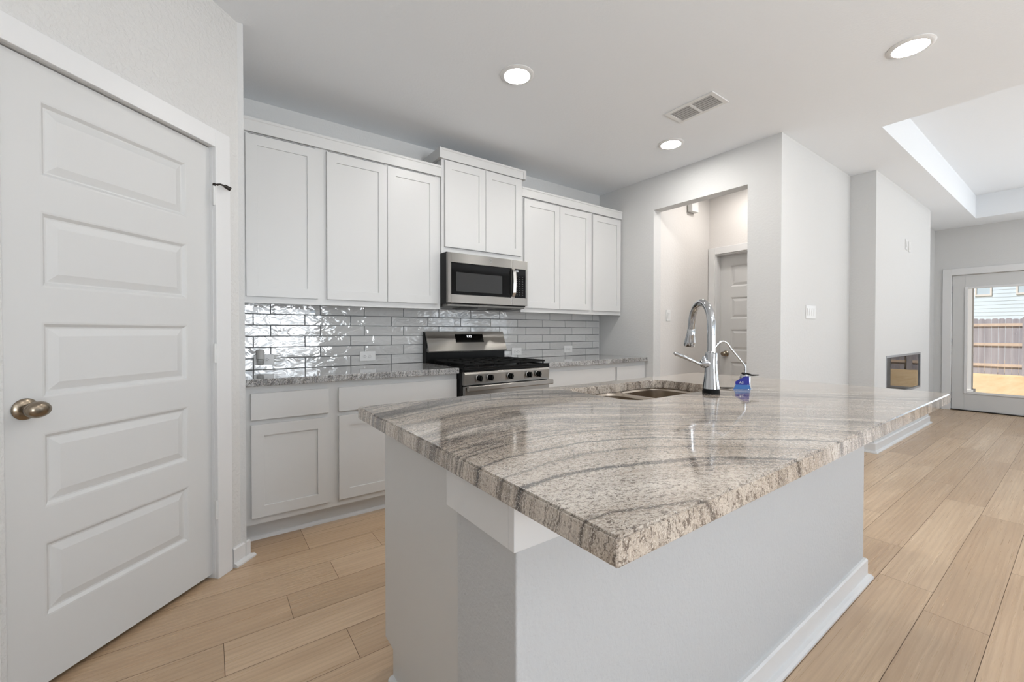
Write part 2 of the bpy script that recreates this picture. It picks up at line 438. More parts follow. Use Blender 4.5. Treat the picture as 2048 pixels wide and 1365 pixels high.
# hall
struct(bx(XR + .118, 4.75, OY1, NORTH, 0, ZC).build('wall_hall_side', 'hall'))
HX = 4.65; HD0, HD1, HDT = 1.742, 2.508, 2.045
w = MB().box(HX, HX + .12, HD1, OY1 + .1, 0, ZC).box(HX, HX + .12, 1.5, HD0, 0, ZC).box(HX, HX + .12, HD0, HD1, HDT, ZC)
struct(w.build('wall_hall_end', 'hall'))
struct(bx(4.80, 4.86, 1.5, 2.75, 0, ZC).build('wall_hall_beyond', 'hall'))
# fireplace wall with the firebox opening
FX0, FX1, FZ0, FZ1 = 5.568, 7.025, .498, .925
w = MB().box(X2, FX0, YF, 1.75, 0, ZC).box(FX1, XF1, YF, 1.75, 0, ZC).box(FX0, FX1, YF, 1.75, 0, FZ0).box(FX0, FX1, YF, 1.75, FZ1, ZC)
struct(w.build('wall_fireplace', 'wall'))
struct(bx(XF1, 9.2, 1.433, 1.56, 0, ZC).build('wall_living_back', 'wall'))
# far wall with patio door opening and a second window
PY0, PY1, PZ = .30, 1.262, 2.035
w = MB().box(XFAR, 9.2, PY1, 1.56, 0, ZC).box(XFAR, 9.2, PY0, PY1, PZ, ZC).box(XFAR, 9.2, -.5, PY0, 0, ZC)
w.box(XFAR, 9.2, -2.2, -.5, 0, .35).box(XFAR, 9.2, -2.2, -.5, 2.15, ZC).box(XFAR, 9.2, -3.75, -2.2, 0, ZC)
struct(w.build('wall_far', 'wall'))
f = MB(); 
f.box(9.07, 9.12, -2.2, -2.15, .35, 2.15).box(9.07, 9.12, -.55, -.5, .35, 2.15).box(9.07, 9.12, -1.38, -1.32, .35, 2.15).box(9.07, 9.12, -2.15, -.55, .35, .4).box(9.07, 9.12, -2.15, -.55, 2.1, 2.15)
struct(f.build('window_4', 'trim'))

# baseboards (local frame: along x, face towards -y)
def base_mesh(name, L, m0, m1, parent=None):
    """baseboard with shoe along local x, face towards -y; m0/m1 = 1 mitres that end round an outer corner"""
    prof = [(0, 0), (-.032, 0), (-.032, .008), (-.026, .018), (-.014, .021), (-.014, .088), (-.009, .095), (0, .095)]
    n = len(prof); m = MB(); m.v = [(m0 * y, y, z) for y, z in prof] + [(L - m1 * y, y, z) for y, z in prof]
    m.f = [tuple(range(n)), tuple(range(2 * n - 1, n - 1, -1))] + [(k, n + k, n + (k + 1) % n, (k + 1) % n) for k in range(n)]
    return m.build(name, 'trim', parent)
def baseboard(name, pts_len, loc, rz, e0=0., e1=0.):
    o = base_mesh(name, pts_len, e0, e1)
    o.location = loc; o.rotation_euler = (0, 0, rz); return struct(o)
s2 = math.sqrt(.5)
o = baseboard('baseboard_pantry', .092, (PC[0] - .092 * s2, PC[1] - .092 * s2, 0), R(45), 0, 1)
baseboard('baseboard_living', X2 - XR, (XR, 1.4279, 0), 0)
baseboard('baseboard_fireplace', XF1 - X2, (X2, YF, 0), 0, 1, 1)
baseboard('baseboard_fireplace_return', 1.4279 - YF, (X2, 1.4279, 0), R(-90), 0, 1)
baseboard('baseboard_far', 1.433 - 1.356, (XFAR, 1.433, 0), R(-90))
baseboard('baseboard_right', 1.682 - 1.4279, (XR, 1.682, 0), R(-90), 0, 1)
baseboard('baseboard_hall', HX - XR, (XR, OY1, 0), 0)

# ------------------------------------------------------------------ doors
def panel_door(name, W, H, parent, panels, px0, px1, th=.035, z0=0.):
    """five-panel door leaf, local x 0..W, front at y=0 facing -y"""
    m = MB(); zs = [z0]
    for a, b in panels: zs += [a, b]
    zs.append(z0 + H)
    m.quad((0, 0, z0), (px0, 0, z0), (px0, 0, z0 + H), (0, 0, z0 + H)); m.quad((px1, 0, z0), (W, 0, z0), (W, 0, z0 + H), (px1, 0, z0 + H))
    for k in range(0, len(zs), 2): m.quad((px0, 0, zs[k]), (px1, 0, zs[k]), (px1, 0, zs[k + 1]), (px0, 0, zs[k + 1]))
    rings = [(0, 0), (.006, .001), (.016, .010), (.021, .0105), (.047, .0025)]
    for a, b in panels:
        for (i0, d0), (i1, d1) in zip(rings[:-1], rings[1:]):
            A = [(px0 + i0, d0, a + i0), (px1 - i0, d0, a + i0), (px1 - i0, d0, b - i0), (px0 + i0, d0, b - i0)]
            B = [(px0 + i1, d1, a + i1), (px1 - i1, d1, a + i1), (px1 - i1, d1, b - i1), (px0 + i1, d1, b - i1)]
            for k in range(4): m.quad(A[k], A[(k + 1) % 4], B[(k + 1) % 4], B[k])
        i, d = rings[-1]
        m.quad((px0 + i, d, a + i), (px1 - i, d, a + i), (px1 - i, d, b - i), (px0 + i, d, b - i))
    m.quad((0, 0, z0), (0, th, z0), (0, th, z0 + H), (0, 0, z0 + H)); m.quad((W, 0, z0), (W, th, z0), (W, th, z0 + H), (W, 0, z0 + H))
    m.quad((0, 0, z0), (W, 0, z0), (W, th, z0), (0, th, z0)); m.quad((0, 0, z0 + H), (W, 0, z0 + H), (W, th, z0 + H), (0, th, z0 + H))
    m.quad((0, th, z0), (W, th, z0), (W, th, z0 + H), (0, th, z0 + H))
    o = m.build(name, 'door', parent)
    return o
def knob(parent, x, z, mat='nickel'):
    k = MB().lathe([(.004, -.0002), (.033, -.0002), (.034, -.004), (.030, -.009), (.016, -.012), (.014, -.018)], (x, 0, z), 'y', 32).build('rosette', mat, parent, smooth=40)
    m = MB().lathe([(.010, -.012), (.011, -.022), (.013, -.030), (.022, -.036), (.0285, -.045), (.0295, -.054), (.025, -.064), (.014, -.070), (.003, -.0715)], (0, 0, 0), 'y', 32)
    m.v = [(x + vx * 1.12, vy, z + vz * .88) for vx, vy, vz in m.v]
    m.build('door_knob', mat, parent, smooth=60)
PZS = [(.238, .484), (.596, .841), (.957, 1.202), (1.315, 1.561), (1.673, 1.918)]
d1 = thing('door_1', 'white five-panel pantry door with nickel knob, slightly recessed in angled wall', 'door'); d1['kind'] = 'structure'
place45(d1)
leaf = panel_door('door_leaf', .727, 2.0115, d1, PZS, -.813 + .912, -.302 + .912, z0=.022)
leaf.location = (-.912, .016, 0)
hw = bpy.data.objects.new('knob_set', None); COL.objects.link(hw); hw.parent = d1; hw.location = (-.858, .016, 0)
knob(hw, 0, .928)
for z in (1.81, 1.07, .33):
    h = MB().tube([(0, -.004, z - .045), (0, -.004, z + .045)], .007, 12)
    h.box(-.004, .022, -.0025, .0, z - .045, z + .045)
    ho = h.build('hinge', 'hinge', d1, smooth=40); ho.location = (-.184, -.004, 0)
ds = MB().tube([(0, -.012, 1.862), (.012, -.03, 1.866), (.030, -.045, 1.86)], [.004, .004, .004], 10)
ds.tube([(.024, -.040, 1.862), (.046, -.052, 1.852)], [.008, .0095], 12).tube([(-.004, -.010, 1.860), (.012, -.012, 1.864)], [.008, .008], 12)
o = ds.build('door_stop', 'bronze', d1, smooth=40); o.location = (-.184, 0, 0); o['label'] = 'dark hinge-pin door stop'

def casing(name, a0, a1, top, wd_=.085, rev=.0, th=.018):
    """flat casing around an opening a0..a1 on local x, face towards -y"""
    m = MB().box(a0 - wd_, a0, -th, 0, 0, top + wd_).box(a1, a1 + wd_, -th, 0, 0, top + wd_).box(a0, a1, -th, 0, top, top + wd_)
    return m
m = casing('', D0 - .022, D1 - .011 + .009, DT - .004, .082)
m.box(D0 - .002, D0 + .002, 0, .115, 0, DT).box(D1 - .002, D1 + .002, 0, .115, 0, DT).box(D0, D1, 0, .115, DT - .003, DT)
m.box(D1 - .012, D1, .053, .08, 0, DT)
struct(place45(m.build('trim_1', 'trim', bevel=.002, seg=1)))

# hall door, facing -x: local x = -Y direction
d2 = thing('door_2', 'white five-panel door at the end of the hall beyond the opening', 'door', (HX, HD1, 0), R(-90)); d2['kind'] = 'structure'
lf = panel_door('door_leaf', HD1 - HD0 - .006, 2.03, d2, PZS, .122, .640, z0=.012); lf.location = (.003, .085, 0)
h2 = bpy.data.objects.new('knob_set', None); COL.objects.link(h2); h2.parent = d2; h2.location = (.08, .085, 0)
knob(h2, 0, .925)
m = casing('', 0, HD1 - HD0, HDT, .075)
m.box(-.002, .012, 0, .085, 0, HDT).box(HD1 - HD0 - .012, HD1 - HD0 + .002, 0, .085, 0, HDT).box(.012, HD1 - HD0 - .012, 0, .085, HDT - .012, HDT)
t2 = m.build('trim_2', 'trim', bevel=.002, seg=1); t2.location = (HX, HD1, 0); t2.rotation_euler = (0, 0, R(-90)); struct(t2)

# patio door
d3 = thing('door_3', 'white glass patio door showing the fence and lawn outside', 'door', (XFAR, PY1, 0), R(-90)); d3['kind'] = 'structure'
LW = .914; G0, G1, GZ0, GZ1 = .155, .155 + .61, .262, 1.835
m = MB().box(.024, G0, .02, .064, .015, 2.012).box(G1, .024 + LW, .02, .064, .015, 2.012).box(G0, G1, .02, .064, .015, GZ0).box(G0, G1, .02, .064, GZ1, 2.012)
m.build('door_leaf', 'door', d3, bevel=.002, seg=1)
fr = MB(); e = .028
fr.box(G0 - .004, G0 + e, .008, .03, GZ0 - .004, GZ1 + .004).box(G1 - e, G1 + .004, .008, .03, GZ0 - .004, GZ1 + .004).box(G0 + e, G1 - e, .008, .03, GZ0 - .004, GZ0 + e).box(G0 + e, G1 - e, .008, .03, GZ1 - e, GZ1 + .004)
fr.build('glazing_frame', 'trim', d3, bevel=.004, seg=2)
bx(G0 + e, G1 - e, .034, .040, GZ0 + e, GZ1 - e).build('glass_pane', 'glass', d3)
for z in (1.82, 1.02, .22):
    h = MB().tube([(.022, .012, z - .05), (.022, .012, z + .05)], .008, 12); h.box(.008, .026, .006, .012, z - .05, z + .05)
    h.build('hinge', 'hinge_metal', d3, smooth=40)
bx(.0, .962, -.002, .11, 0, .014).build('threshold', 'bronze', d3)
m = casing('', .018, .944, 2.02, .095)
m.box(0, .02, 0, .14, .014, 2.035).box(.942, .962, 0, .14, .014, 2.035).box(.02, .942, 0, .14, 2.016, 2.035)
t3 = m.build('trim_3', 'trim', bevel=.002, seg=1); t3.location = (XFAR, PY1, 0); t3.rotation_euler = (0, 0, R(-90)); struct(t3)

# ------------------------------------------------------------------ cabinets
def shaker(name, x0, x1, z0, z1, y, parent, rail=.062, th=.019):
    """recessed-panel door with front at y (facing -y)"""
    m = MB(); d = .0075; a, b, c_, e_ = x0 + rail, x1 - rail, z0 + rail, z1 - rail
    O = [(x0, y, z0), (x1, y, z0), (x1, y, z1), (x0, y, z1)]; I = [(a, y, c_), (b, y, c_), (b, y, e_), (a, y, e_)]
    J = [(a + .001, y + d, c_ + .001), (b - .001, y + d, c_ + .001), (b - .001, y + d, e_ - .001), (a + .001, y + d, e_ - .001)]
    K = [(p[0], y + th, p[2]) for p in O]
    for k in range(4):
        n = (k + 1) % 4
        m.quad(O[k], O[n], I[n], I[k]); m.quad(I[k], I[n], J[n], J[k]); m.quad(O[k], O[n], K[n], K[k])
    m.quad(*J); m.quad(*K)
    # weld the rings so the edges are shared
    o = m.build(name, 'cab', parent)
    bm = bmesh.new(); bm.from_mesh(o.data); bmesh.ops.remove_doubles(bm, verts=bm.verts, dist=1e-5); bmesh.ops.recalc_face_normals(bm, faces=bm.faces)
    es = [e for e in bm.edges if e.calc_face_angle(0) > R(60) and all(abs(v.co.y - y) < 1e-5 and (abs(v.co.x - x0) < 1e-4 or abs(v.co.x - x1) < 1e-4 or abs(v.co.z - z0) < 1e-4 or abs(v.co.z - z1) < 1e-4) for v in e.verts)]
    bmesh.ops.bevel(bm, geom=es, offset=.002, segments=2, affect='EDGES'); bm.to_mesh(o.data); bm.free()
    return o
def slab(name, x0, x1, z0, z1, y, parent): return bx(x0, x1, y, y + .019, z0, z1).build(name, 'cab', parent, bevel=.002)

def wall_cab(label, x0, x1, z0, z1, yf, doors, dz):
    t = thing('wall_cabinet', label, 'cabinet', (x0, YW, z0), 0, 'white wall cabinets')
    W = x1 - x0; D = yf - YW; H = z1 - z0
    bx(0, W, D + .019, 0, .012, H).build('carcass', 'cab', t, bevel=.001, seg=1)
    f = MB(); xs_ = [0] + [v - x0 for d in doors for v in d] + [W]
    f.box(0, W, D, D + .019, H - .06, H).box(0, W, D, D + .019, 0, .05)
    st = [(0, xs_[1] + .012)] + [(xs_[k] - .012, xs_[k + 1] + .012) for k in range(2, len(xs_) - 2, 2)] + [(xs_[-2] - .012, W)]
    for a, b in st: f.box(a, b, D, D + .019, .05, H - .06)
    f.build('face_frame', 'cab', t)
    for a, b in doors: shaker('door', a - x0, b - x0, dz[0] - z0, dz[1] - z0, D - .0195, t)
    return t
YU = 3.006
g0, g1 = 1.388, 2.370
wall_cab('single-door white wall cabinet against the angled pantry wall', .148, .609, 1.349, 2.44, YU, [(.180, .581)], (g0, g1))
wall_cab('double-door white wall cabinet just left of the microwave', .609, 1.4705, 1.349, 2.44, YU, [(.6365, 1.0435), (1.0465, 1.4385)], (g0, g1))
wall_cab('short raised white wall cabinet directly above the microwave', 1.4715, 2.262, 1.788, 2.57, 2.985, [(1.494, 1.8675), (1.8705, 2.241)], (1.839, 2.514))
wall_cab('double-door white wall cabinet just right of the microwave', 2.2625, 3.155, 1.349, 2.44, YU, [(2.290, 2.7145), (2.7175, 3.132)], (g0, g1))
wall_cab('narrow single-door white wall cabinet against the right wall', 3.155, XR - .001, 1.349, 2.44, YU, [(3.169, 3.598)], (g0, g1))

def crown(label, x0, x1, z0, z1, yf, ret):
    t = thing('cabinet_crown', label, 'crown moulding', (x0, yf, z0), 0, 'cabinet crown mouldings'); H = z1 - z0; W = x1 - x0
    prof = [(0, 0), (-.020, 0), (-.020, .004), (-.022, H - .018), (-.026, H - .014), (-.026, H), (.05, H), (.05, H - .004), (0, H - .004)]
    MB().prism(prof, 0, W, 'x').build('front_board', 'cab', t)
    if ret:
        bx(-.026, -.001, -.026, YW - yf - .002, 0, H).build('side_return', 'cab', t); bx(W + .001, W + .026, -.026, YW - yf - .002, 0, H).build('side_return', 'cab', t)
    return t
crown('long white crown moulding topping the two cabinets left of the microwave', .150, 1.4700, 2.383, 2.466, YU - .0005, False)
crown('raised white crown moulding above the microwave cabinet', 1.4715, 2.262, 2.522, 2.601, 2.9845, True)
crown('white crown moulding topping the cabinets right of the microwave', 2.2635, XR - .002, 2.383, 2.466, YU - .0005, False)

YB = 2.689     # base face-frame front plane
def base_cab(label, x0, x1, fronts, kick=True):
    """fronts: list of (kind, xa, xb, za, zb)"""
    t = thing('base_cabinet', label, 'cabinet', (x0, YW, 0), 0, 'white base cabinets'); D = YB - YW; W = x1 - x0
    bx(0, W, D + .019, -.002, .1096, .873).build('carcass', 'cab', t)
    bx(0, W, D, D + .019, .1096, .873).build('face_frame', 'cab', t)
    bx(0, W, D + .07, D + .085, 0, .1096).build('toe_kick', 'cab', t)
    MB().prism([(D + .07, 0), (D + .052, 0), (D + .054, .010), (D + .062, .018), (D + .07, .019)], 0, W, 'x').build('shoe_moulding', 'trim', t)
    for k, a, b, c0, c1 in fronts:
        if k == 'door': shaker('door', a - x0, b - x0, c0, c1, D - .0195, t)
        else: slab('drawer', a - x0, b - x0, c0, c1, D - .0195, t)
    return t
base_cab('white base cabinet with one drawer and one door beside the pantry corner', .148, .604,
         [('drawer', .1785, .5755, .687, .833), ('door', .1785, .5755, .148, .661)])
base_cab('wide white base cabinet with one long drawer just left of the range', .604, 1.444,
         [('drawer', .6315, 1.436, .687, .833), ('door', .6315, 1.032, .148, .661), ('door', 1.036, 1.436, .148, .661)])
base_cab('white base cabinet just right of the range', 2.250, 3.156,
         [('drawer', 2.272, 3.144, .687, .833), ('door', 2.272, 2.706, .148, .661), ('door', 2.710, 3.144, .148, .661)])
base_cab('narrow white base cabinet in the corner against the right wall', 3.156, XR - .001,
         [('drawer', 3.168, 3.590, .687, .833), ('door', 3.168, 3.590, .148, .661)])

def top(label, x0, x1):
    o = bx(x0, x1, 2.6446, YW - .0015, .8735, .914).build('countertop', 'granite2', bevel=.004)
    return tag(o, label, 'countertop', 'perimeter countertops')
top('grey granite countertop running from the pantry corner to the range', .148, 1.4435)
top('grey granite countertop right of the range ending at the right wall', 2.2505, XR - .001)

# ------------------------------------------------------------------ tiled backsplash
def backsplash():
    t = thing('backsplash', 'glossy off-white subway tile backsplash with dark grout above the perimeter counters', 'backsplash', (0, YW, 0))
    bx(.149, XR - .015, -.008, -.001, .9145, 1.52).build('grout', 'grout', t)
    TL, TH, g = .3155, .0757, .0032; m = MB(); cols = []
    me = bpy.data.meshes.new('tiles'); vs = []; fs = []; rnd = []
    for r in range(8):
        z = .9155 + r * TH; x = .237 if r % 2 == 0 else .339; x -= 2 * TL
        top_z = min(z + TH - g, 1.519)
        if z > 1.515: break
        while x < XR - .015:
            a, b = max(x + g / 2, .1495), min(x + TL - g / 2, XR - .0155); x += TL
            if b - a < .012: continue
            i = len(vs); e = .0022; y0, y1 = -.008, -.0125; c_ = (random.random(), random.random(), random.random())
            ta, tb, tc, td = [random.uniform(-.0006, .0006) for _ in range(4)]
            vs += [(a, y0, z), (b, y0, z), (b, y0, top_z), (a, y0, top_z), (a + e, y1 + ta, z + e), (b - e, y1 + tb, z + e), (b - e, y1 + tc, top_z - e), (a + e, y1 + td, top_z - e)]
            fs += [(i, i + 1, i + 5, i + 4), (i + 1, i + 2, i + 6, i + 5), (i + 2, i + 3, i + 7, i + 6), (i + 3, i, i + 4, i + 7), (i + 4, i + 5, i + 6, i + 7)]
            rnd += [c_] * 5
    me.from_pydata(vs, [], fs); ca = me.color_attributes.new('rnd', 'FLOAT_COLOR', 'CORNER')
    for p in me.polygons:
        for li in p.loop_indices: ca.data[li].color = rnd[p.index] + (1,)
    me.materials.append(M['tile']); o = bpy.data.objects.new('tiles', me); COL.objects.link(o); o.parent = t
backsplash()

# outlets on the tiles
YT = YW - .0128
def outlet(label, x0, x1, z0, z1):
    t = thing('wall_outlet', label, 'outlet', ((x0 + x1) / 2, YT, (z0 + z1) / 2), 0, 'outlets on the backsplash'); w, h = (x1 - x0) / 2, (z1 - z0) / 2
    bx(-w, w, -.006, 0, -h, h).build('cover_plate', 'white', t, bevel=.0025)
    for s in (-1, 1):
        rc = MB().lathe([(.002, -.0062), (.0165, -.0062), (.0165, -.0085), (.014, -.009)], (s * .0195, 0, 0), 'y', 24).build('receptacle', 'white', t, smooth=40)
        MB().box(s * .0195 - .007, s * .0195 + .001, -.0096, -.0085, .005, .007).box(s * .0195 - .006, s * .0195 + .001, -.0096, -.0085, -.0075, -.0055).box(s * .0195 + .006, s * .0195 + .0095, -.0096, -.0085, -.002, .002).build('slots', 'dark', rc)
    return t
outlet('white outlet nearest the pantry corner, partly covered by a plug-in freshener', .239, .358, .946, 1.017)
outlet('white outlet left of the range halfway along the tiles', .933, 1.053, .945, 1.020)
outlet('white outlet just right of the range', 2.372, 2.492, .944, 1.016)
outlet('white outlet farthest right on the tiles near the right wall', 3.058, 3.178, .950, 1.022)
t = thing('plug_in_freshener', 'small grey plug-in air freshener on the outlet beside the pantry corner', 'air freshener', (.276, YT - .0098, .985))
MB().lathe([(.018, 0), (.023, .004), (.024, .05), (.020, .062), (.012, .066)], (0, -.026, 0), 'z', 24).build('housing', 'greyp', t, smooth=40)
MB().lathe([(.004, -.040), (.017, -.036), (.021, -.022), (.021, -.002), (.018, -.0005)], (0, -.026, 0), 'z', 24).build('oil_bulb', plain('clear_bulb', rgb(205, 205, 203), .08, trans=.6), t, smooth=40)

# ------------------------------------------------------------------ microwave
t = thing('microwave', 'stainless over-the-range microwave with black glass door under the raised cabinet', 'microwave', (1.4715, 2.873, 1.365))
W = .765
bx(.0, W, .03, YW - 2.873 - .015, .022, .4215).build('body', 'black', t, bevel=.002)
MB().prism([(.03, .022), (.03, .008), (.10, .002), (.42, .003), (.42, .022)], .01, W - .01, 'x').build('vent_base', plain('vent_grey', rgb(120, 118, 114), .4, .8), t)
for a in (.16, .50): bx(a, a + .16, .09, .24, -.001, .0035).build('grease_filter', 'dark', t)
dw = .608; dd = MB()
gx0, gx1, gz0, gz1 = .026, .592, .095, .341
dd.box(0, gx0, 0, .03, .03, .415).box(gx1, dw, 0, .03, .03, .415).box(gx0, gx1, 0, .03, .03, gz0).box(gx0, gx1, 0, .03, gz1, .415)
door = dd.build('door', 'steel', t, bevel=.0015)
g = bx(gx0, gx1, .003, .02, gz0, gz1).build('black_glass', 'bglass', door)
bx(.070, .500, .0015, .0035, .120, .268).build('view_window', 'mwin', g, bevel=.001)
MB().prism([(.0, .10), (.0, .345), (-.012, .335), (-.030, .31), (-.036, .22), (-.030, .135), (-.012, .107)], .592, .622, 'x').build('handle', 'handle', door, bevel=.003)
MB().lathe([(.0135, -.0008), (.0135, .0), (.0115, .0), (.0115, -.0008), (.0135, -.0008)], (.388, 0, .383), 'y', 32, False).build('round_emblem', 'chrome', door)
em = MB().tube([(.381, -.0012, .387), (.384, -.0012, .389), (.386, -.0012, .385), (.382, -.0012, .379), (.387, -.0012, .381), (.390, -.0012, .388), (.393, -.0012, .385), (.391, -.0012, .379), (.395, -.0012, .381)], .0007, 6).build('emblem_script', 'chrome', door)
p = MB().box(dw + .002, W, 0, .03, .03, .095).box(dw + .002, W, 0, .03, .341, .415).box(dw + .002, .628, 0, .03, .095, .341).box(.746, W, 0, .03, .095, .341).build('control_panel', 'steel', t, bevel=.0015)
k = bx(.628, .746, .002, .02, .095, .341).build('keypad', 'bglass', p)
text_mesh('clock_digits', '1:12', .016, 'led', k, (.652, .001, .322), (R(90), 0, 0))
kb = MB()
for r in range(9):
    for c_ in range(3): kb.box(.646 + c_ * .03, .658 + c_ * .03, .0012, .002, .12 + r * .019, .1235 + r * .019)
kb.build('key_marks', plain('key_print', rgb(88, 88, 88), .5), k)

# ------------------------------------------------------------------ range
RX0, RX1, RYF = 1.449, 2.238, 2.588
t = thing('gas_range', 'stainless freestanding gas range with black cooktop between the counters', 'range', (RX0, RYF, 0)); W = RX1 - RX0
DB = YW - RYF - .018
bx(.0, W, .03, DB, .10, .885).build('body', 'black', t, bevel=.002)
bx(.03, W - .03, .09, DB - .05, 0, .10).build('plinth', 'black', t)
ct = MB().box(0, W, .0, DB - .07, .885, .905).box(0, W, 0, .02, .905, .918).box(0, .018, .02, DB - .07, .905, .915).box(W - .018, W, .02, DB - .07, .905, .915).build('cooktop', 'black', t, bevel=.003)
MB().prism([(DB - .07, .90), (DB - .07, 1.03), (DB - .085, 1.045), (DB - .03, 1.172), (DB, 1.172), (DB, .90)], 0, W, 'x').build('backguard', 'black', t, bevel=.003)
# stainless sloping panel of the backguard
y0, z0, y1, z1 = DB - .112, 1.010, DB - .048, 1.174
sp = MB().prism([(y0, z0), (y0 + .004, z0 - .012), (y0 + .05, z0 - .004), (y1 + .02, z1 - .01), (y1 + .02, z1), (y1, z1)], .004, W - .004, 'x').build('control_fascia', 'steel', t, bevel=.002)
sl = math.atan2(y1 - y0, z1 - z0)
def onp(u): return (y0 + (y1 - y0) * u, z0 + (z1 - z0) * u)
(a0, b0), (a1, b1) = onp(.42), onp(.86)
MB().quad((.270, a0 - .0012, b0), (.552, a0 - .0012, b0), (.552, a1 - .0012, b1), (.270, a1 - .0012, b1)).quad((.270, a0 + .004, b0), (.552, a0 + .004, b0), (.552, a1 + .004, b1), (.270, a1 + .004, b1)).build('display_glass', 'bglass', sp)
ay, az = onp(.735)
text_mesh('clock_digits', '1:12', .030, 'led', sp, (.408, ay - .0022, az), (R(90) - sl, 0, 0))
# knob fascia, oven door and handle
fs_ = MB().prism([(.0, .790), (.0, .800), (-.006, .868), (.0, .884), (.03, .884), (.03, .790)], .002, W - .002, 'x').build('knob_fascia', 'steel', t, bevel=.002)
for kx in (.118, .212, .392, .572, .664):
    kn = MB().lathe([(.026, -.002), (.026, -.008), (.0235, -.010)], (kx, 0, .838), 'y', 28).build('knob', 'steel', t, smooth=40)
    b_ = MB().lathe([(.022, -.010), (.0205, -.030), (.018, -.034), (.004, -.034)], (kx, 0, .838), 'y', 28)
    b_.box(kx - .006, kx + .006, -.044, -.03, .838 - .021, .838 + .021); b_.build('grip', 'black', kn, smooth=30)
od = MB().box(.004, W - .004, -.006, .03, .20, .782)
odo = od.build('oven_door', 'steel', t, bevel=.004)
bx(.10, W - .10, -.008, -.005, .30, .62).build('oven_window', 'bglass', odo)
for a, b in ((.12, .16), (.255, .30), (.325, .37), (.415, .46), (.475, .52), (.61, .65)): bx(a, b, -.0068, -.004, .770, .776).build('vent_slot', 'dark', odo)
hh = MB().prism([(-.046, .752), (-.05, .758), (-.05, .783), (-.046, .789), (-.022, .789), (-.018, .783), (-.018, .758), (-.022, .752)], .012, W + .004, 'x')
hh.box(.02, .06, -.022, -.004, .756, .784).box(W - .05, W - .01, -.022, -.004, .756, .784)
hh.build('oven_handle', 'steel', odo, bevel=.003)
bx(.004, W - .004, -.004, .03, .105, .195).build('storage_drawer', 'steel', t, bevel=.003)
# burners and grates
for bx_, by_, br in ((.16, .16, .05), (.16, .42, .04), (.395, .29, .055), (.63, .16, .045), (.63, .42, .05)):
    bo = MB().lathe([(br, .9055), (br, .914), (br * .8, .917)], (bx_, by_, 0), 'z', 24).build('burner', 'iron', t, smooth=40)
    MB().lathe([(br * .72, .917), (br * .72, .924), (br * .5, .927)], (bx_, by_, 0), 'z', 24).build('burner_cap', 'black', bo, smooth=40)
for q in range(3):
    a = .022 + q * .249; b = a + .246; m = MB(); zt0, zt1 = .930, .944
    m.box(a, b, .025, .038, zt0, zt1).box(a, b, .535, .548, zt0, zt1).box(a, a + .013, .038, .535, zt0, zt1).box(b - .013, b, .038, .535, zt0, zt1)
    mid = (a + b) / 2; m.box(mid - .006, mid + .006, .038, .535, zt0, zt1)
    for yy in (.16, .29, .42): m.box(a + .013, mid - .006, yy - .006, yy + .006, zt0, zt1).box(mid + .006, b - .013, yy - .006, yy + .006, zt0, zt1)
    for yy in (.035, .28, .53):
        for xx in (a + .004, b - .014): m.box(xx, xx + .01, yy, yy + .01, .9055, zt0)
    m.build('burner_grate', 'iron', t, bevel=.002, seg=1)

# ------------------------------------------------------------------ island
IX0, IX1, IY0, IY1, IZ = .414, 2.53, .347, 1.488, .911
KX0, KX1, KY0, KY1 = .462, 2.512, .628, .860
t = thing('kitchen_island', 'white kitchen island with textured knee wall under the large granite top', 'island', (KX0, KY0, 0))
bx(0, KX1 - KX0, 0, KY1 - KY0, 0, .868).build('knee_wall', 'knee', t, bevel=.004)
cb = MB(); ya, yb, xa, xb = KY1 - KY0 + .001, 1.44 - KY0, .038, KX1 - KX0 - .02
cb.box(xa, xb, ya, yb, .105, .123).box(xa, xb, yb - .019, yb, .123, .868).box(xa, xa + .016, ya, yb - .019, .123, .868).box(xb - .016, xb, ya, yb - .019, .123, .868).box(xa + .016, xb - .016, ya, ya + .006, .123, .868)
cb.build('cabinet_carcass', 'cab', t)
MB().prism([(KY1 - KY0 + .001, 0), (1.365 - KY0, 0), (1.365 - KY0, .105), (1.44 - KY0, .105), (1.44 - KY0, .868), (KY1 - KY0 + .001, .868)], .030, .038, 'x').build('end_panel', 'cab', t)
bx(.038, KX1 - KX0 - .02, 1.35 - KY0, 1.362 - KY0, 0, .105).build('toe_kick', 'cab', t)
# trim block wrapping the top of the knee wall
bz0, bz1 = .768, .8685; th = .018; L = KX1 - KX0
ap = MB().box(-th, L + th, -th, 0, bz0, bz1).box(-th, 0, 0, KY1 - KY0 + th, bz0, bz1).box(L, L + th, 0, KY1 - KY0 + th, bz0, bz1)
ap.build('apron_trim', 'trim', t, bevel=.0015)
base_mesh('baseboard', L, 0, 1, t)
o = base_mesh('baseboard', KY1 - KY0, 1, 0, t); o.location = (L, 0, 0); o.rotation_euler = (0, 0, R(90))
MB().prism([(.030, 0), (.012, 0), (.013, .010), (.020, .018), (.030, .019)], KY1 - KY0 + .02, 1.365 - KY0, 'y').build('shoe_moulding', 'trim', t)
for a, b in ((.06, .46), (.464, .86), (.88, 1.28), (1.284, 1.68), (1.70, 2.0)):
    o = shaker('door', -b, -a, .148, .845, 0, t); o.rotation_euler = (0, 0, R(180)); o.location = (0, 1.46 - KY0, 0)

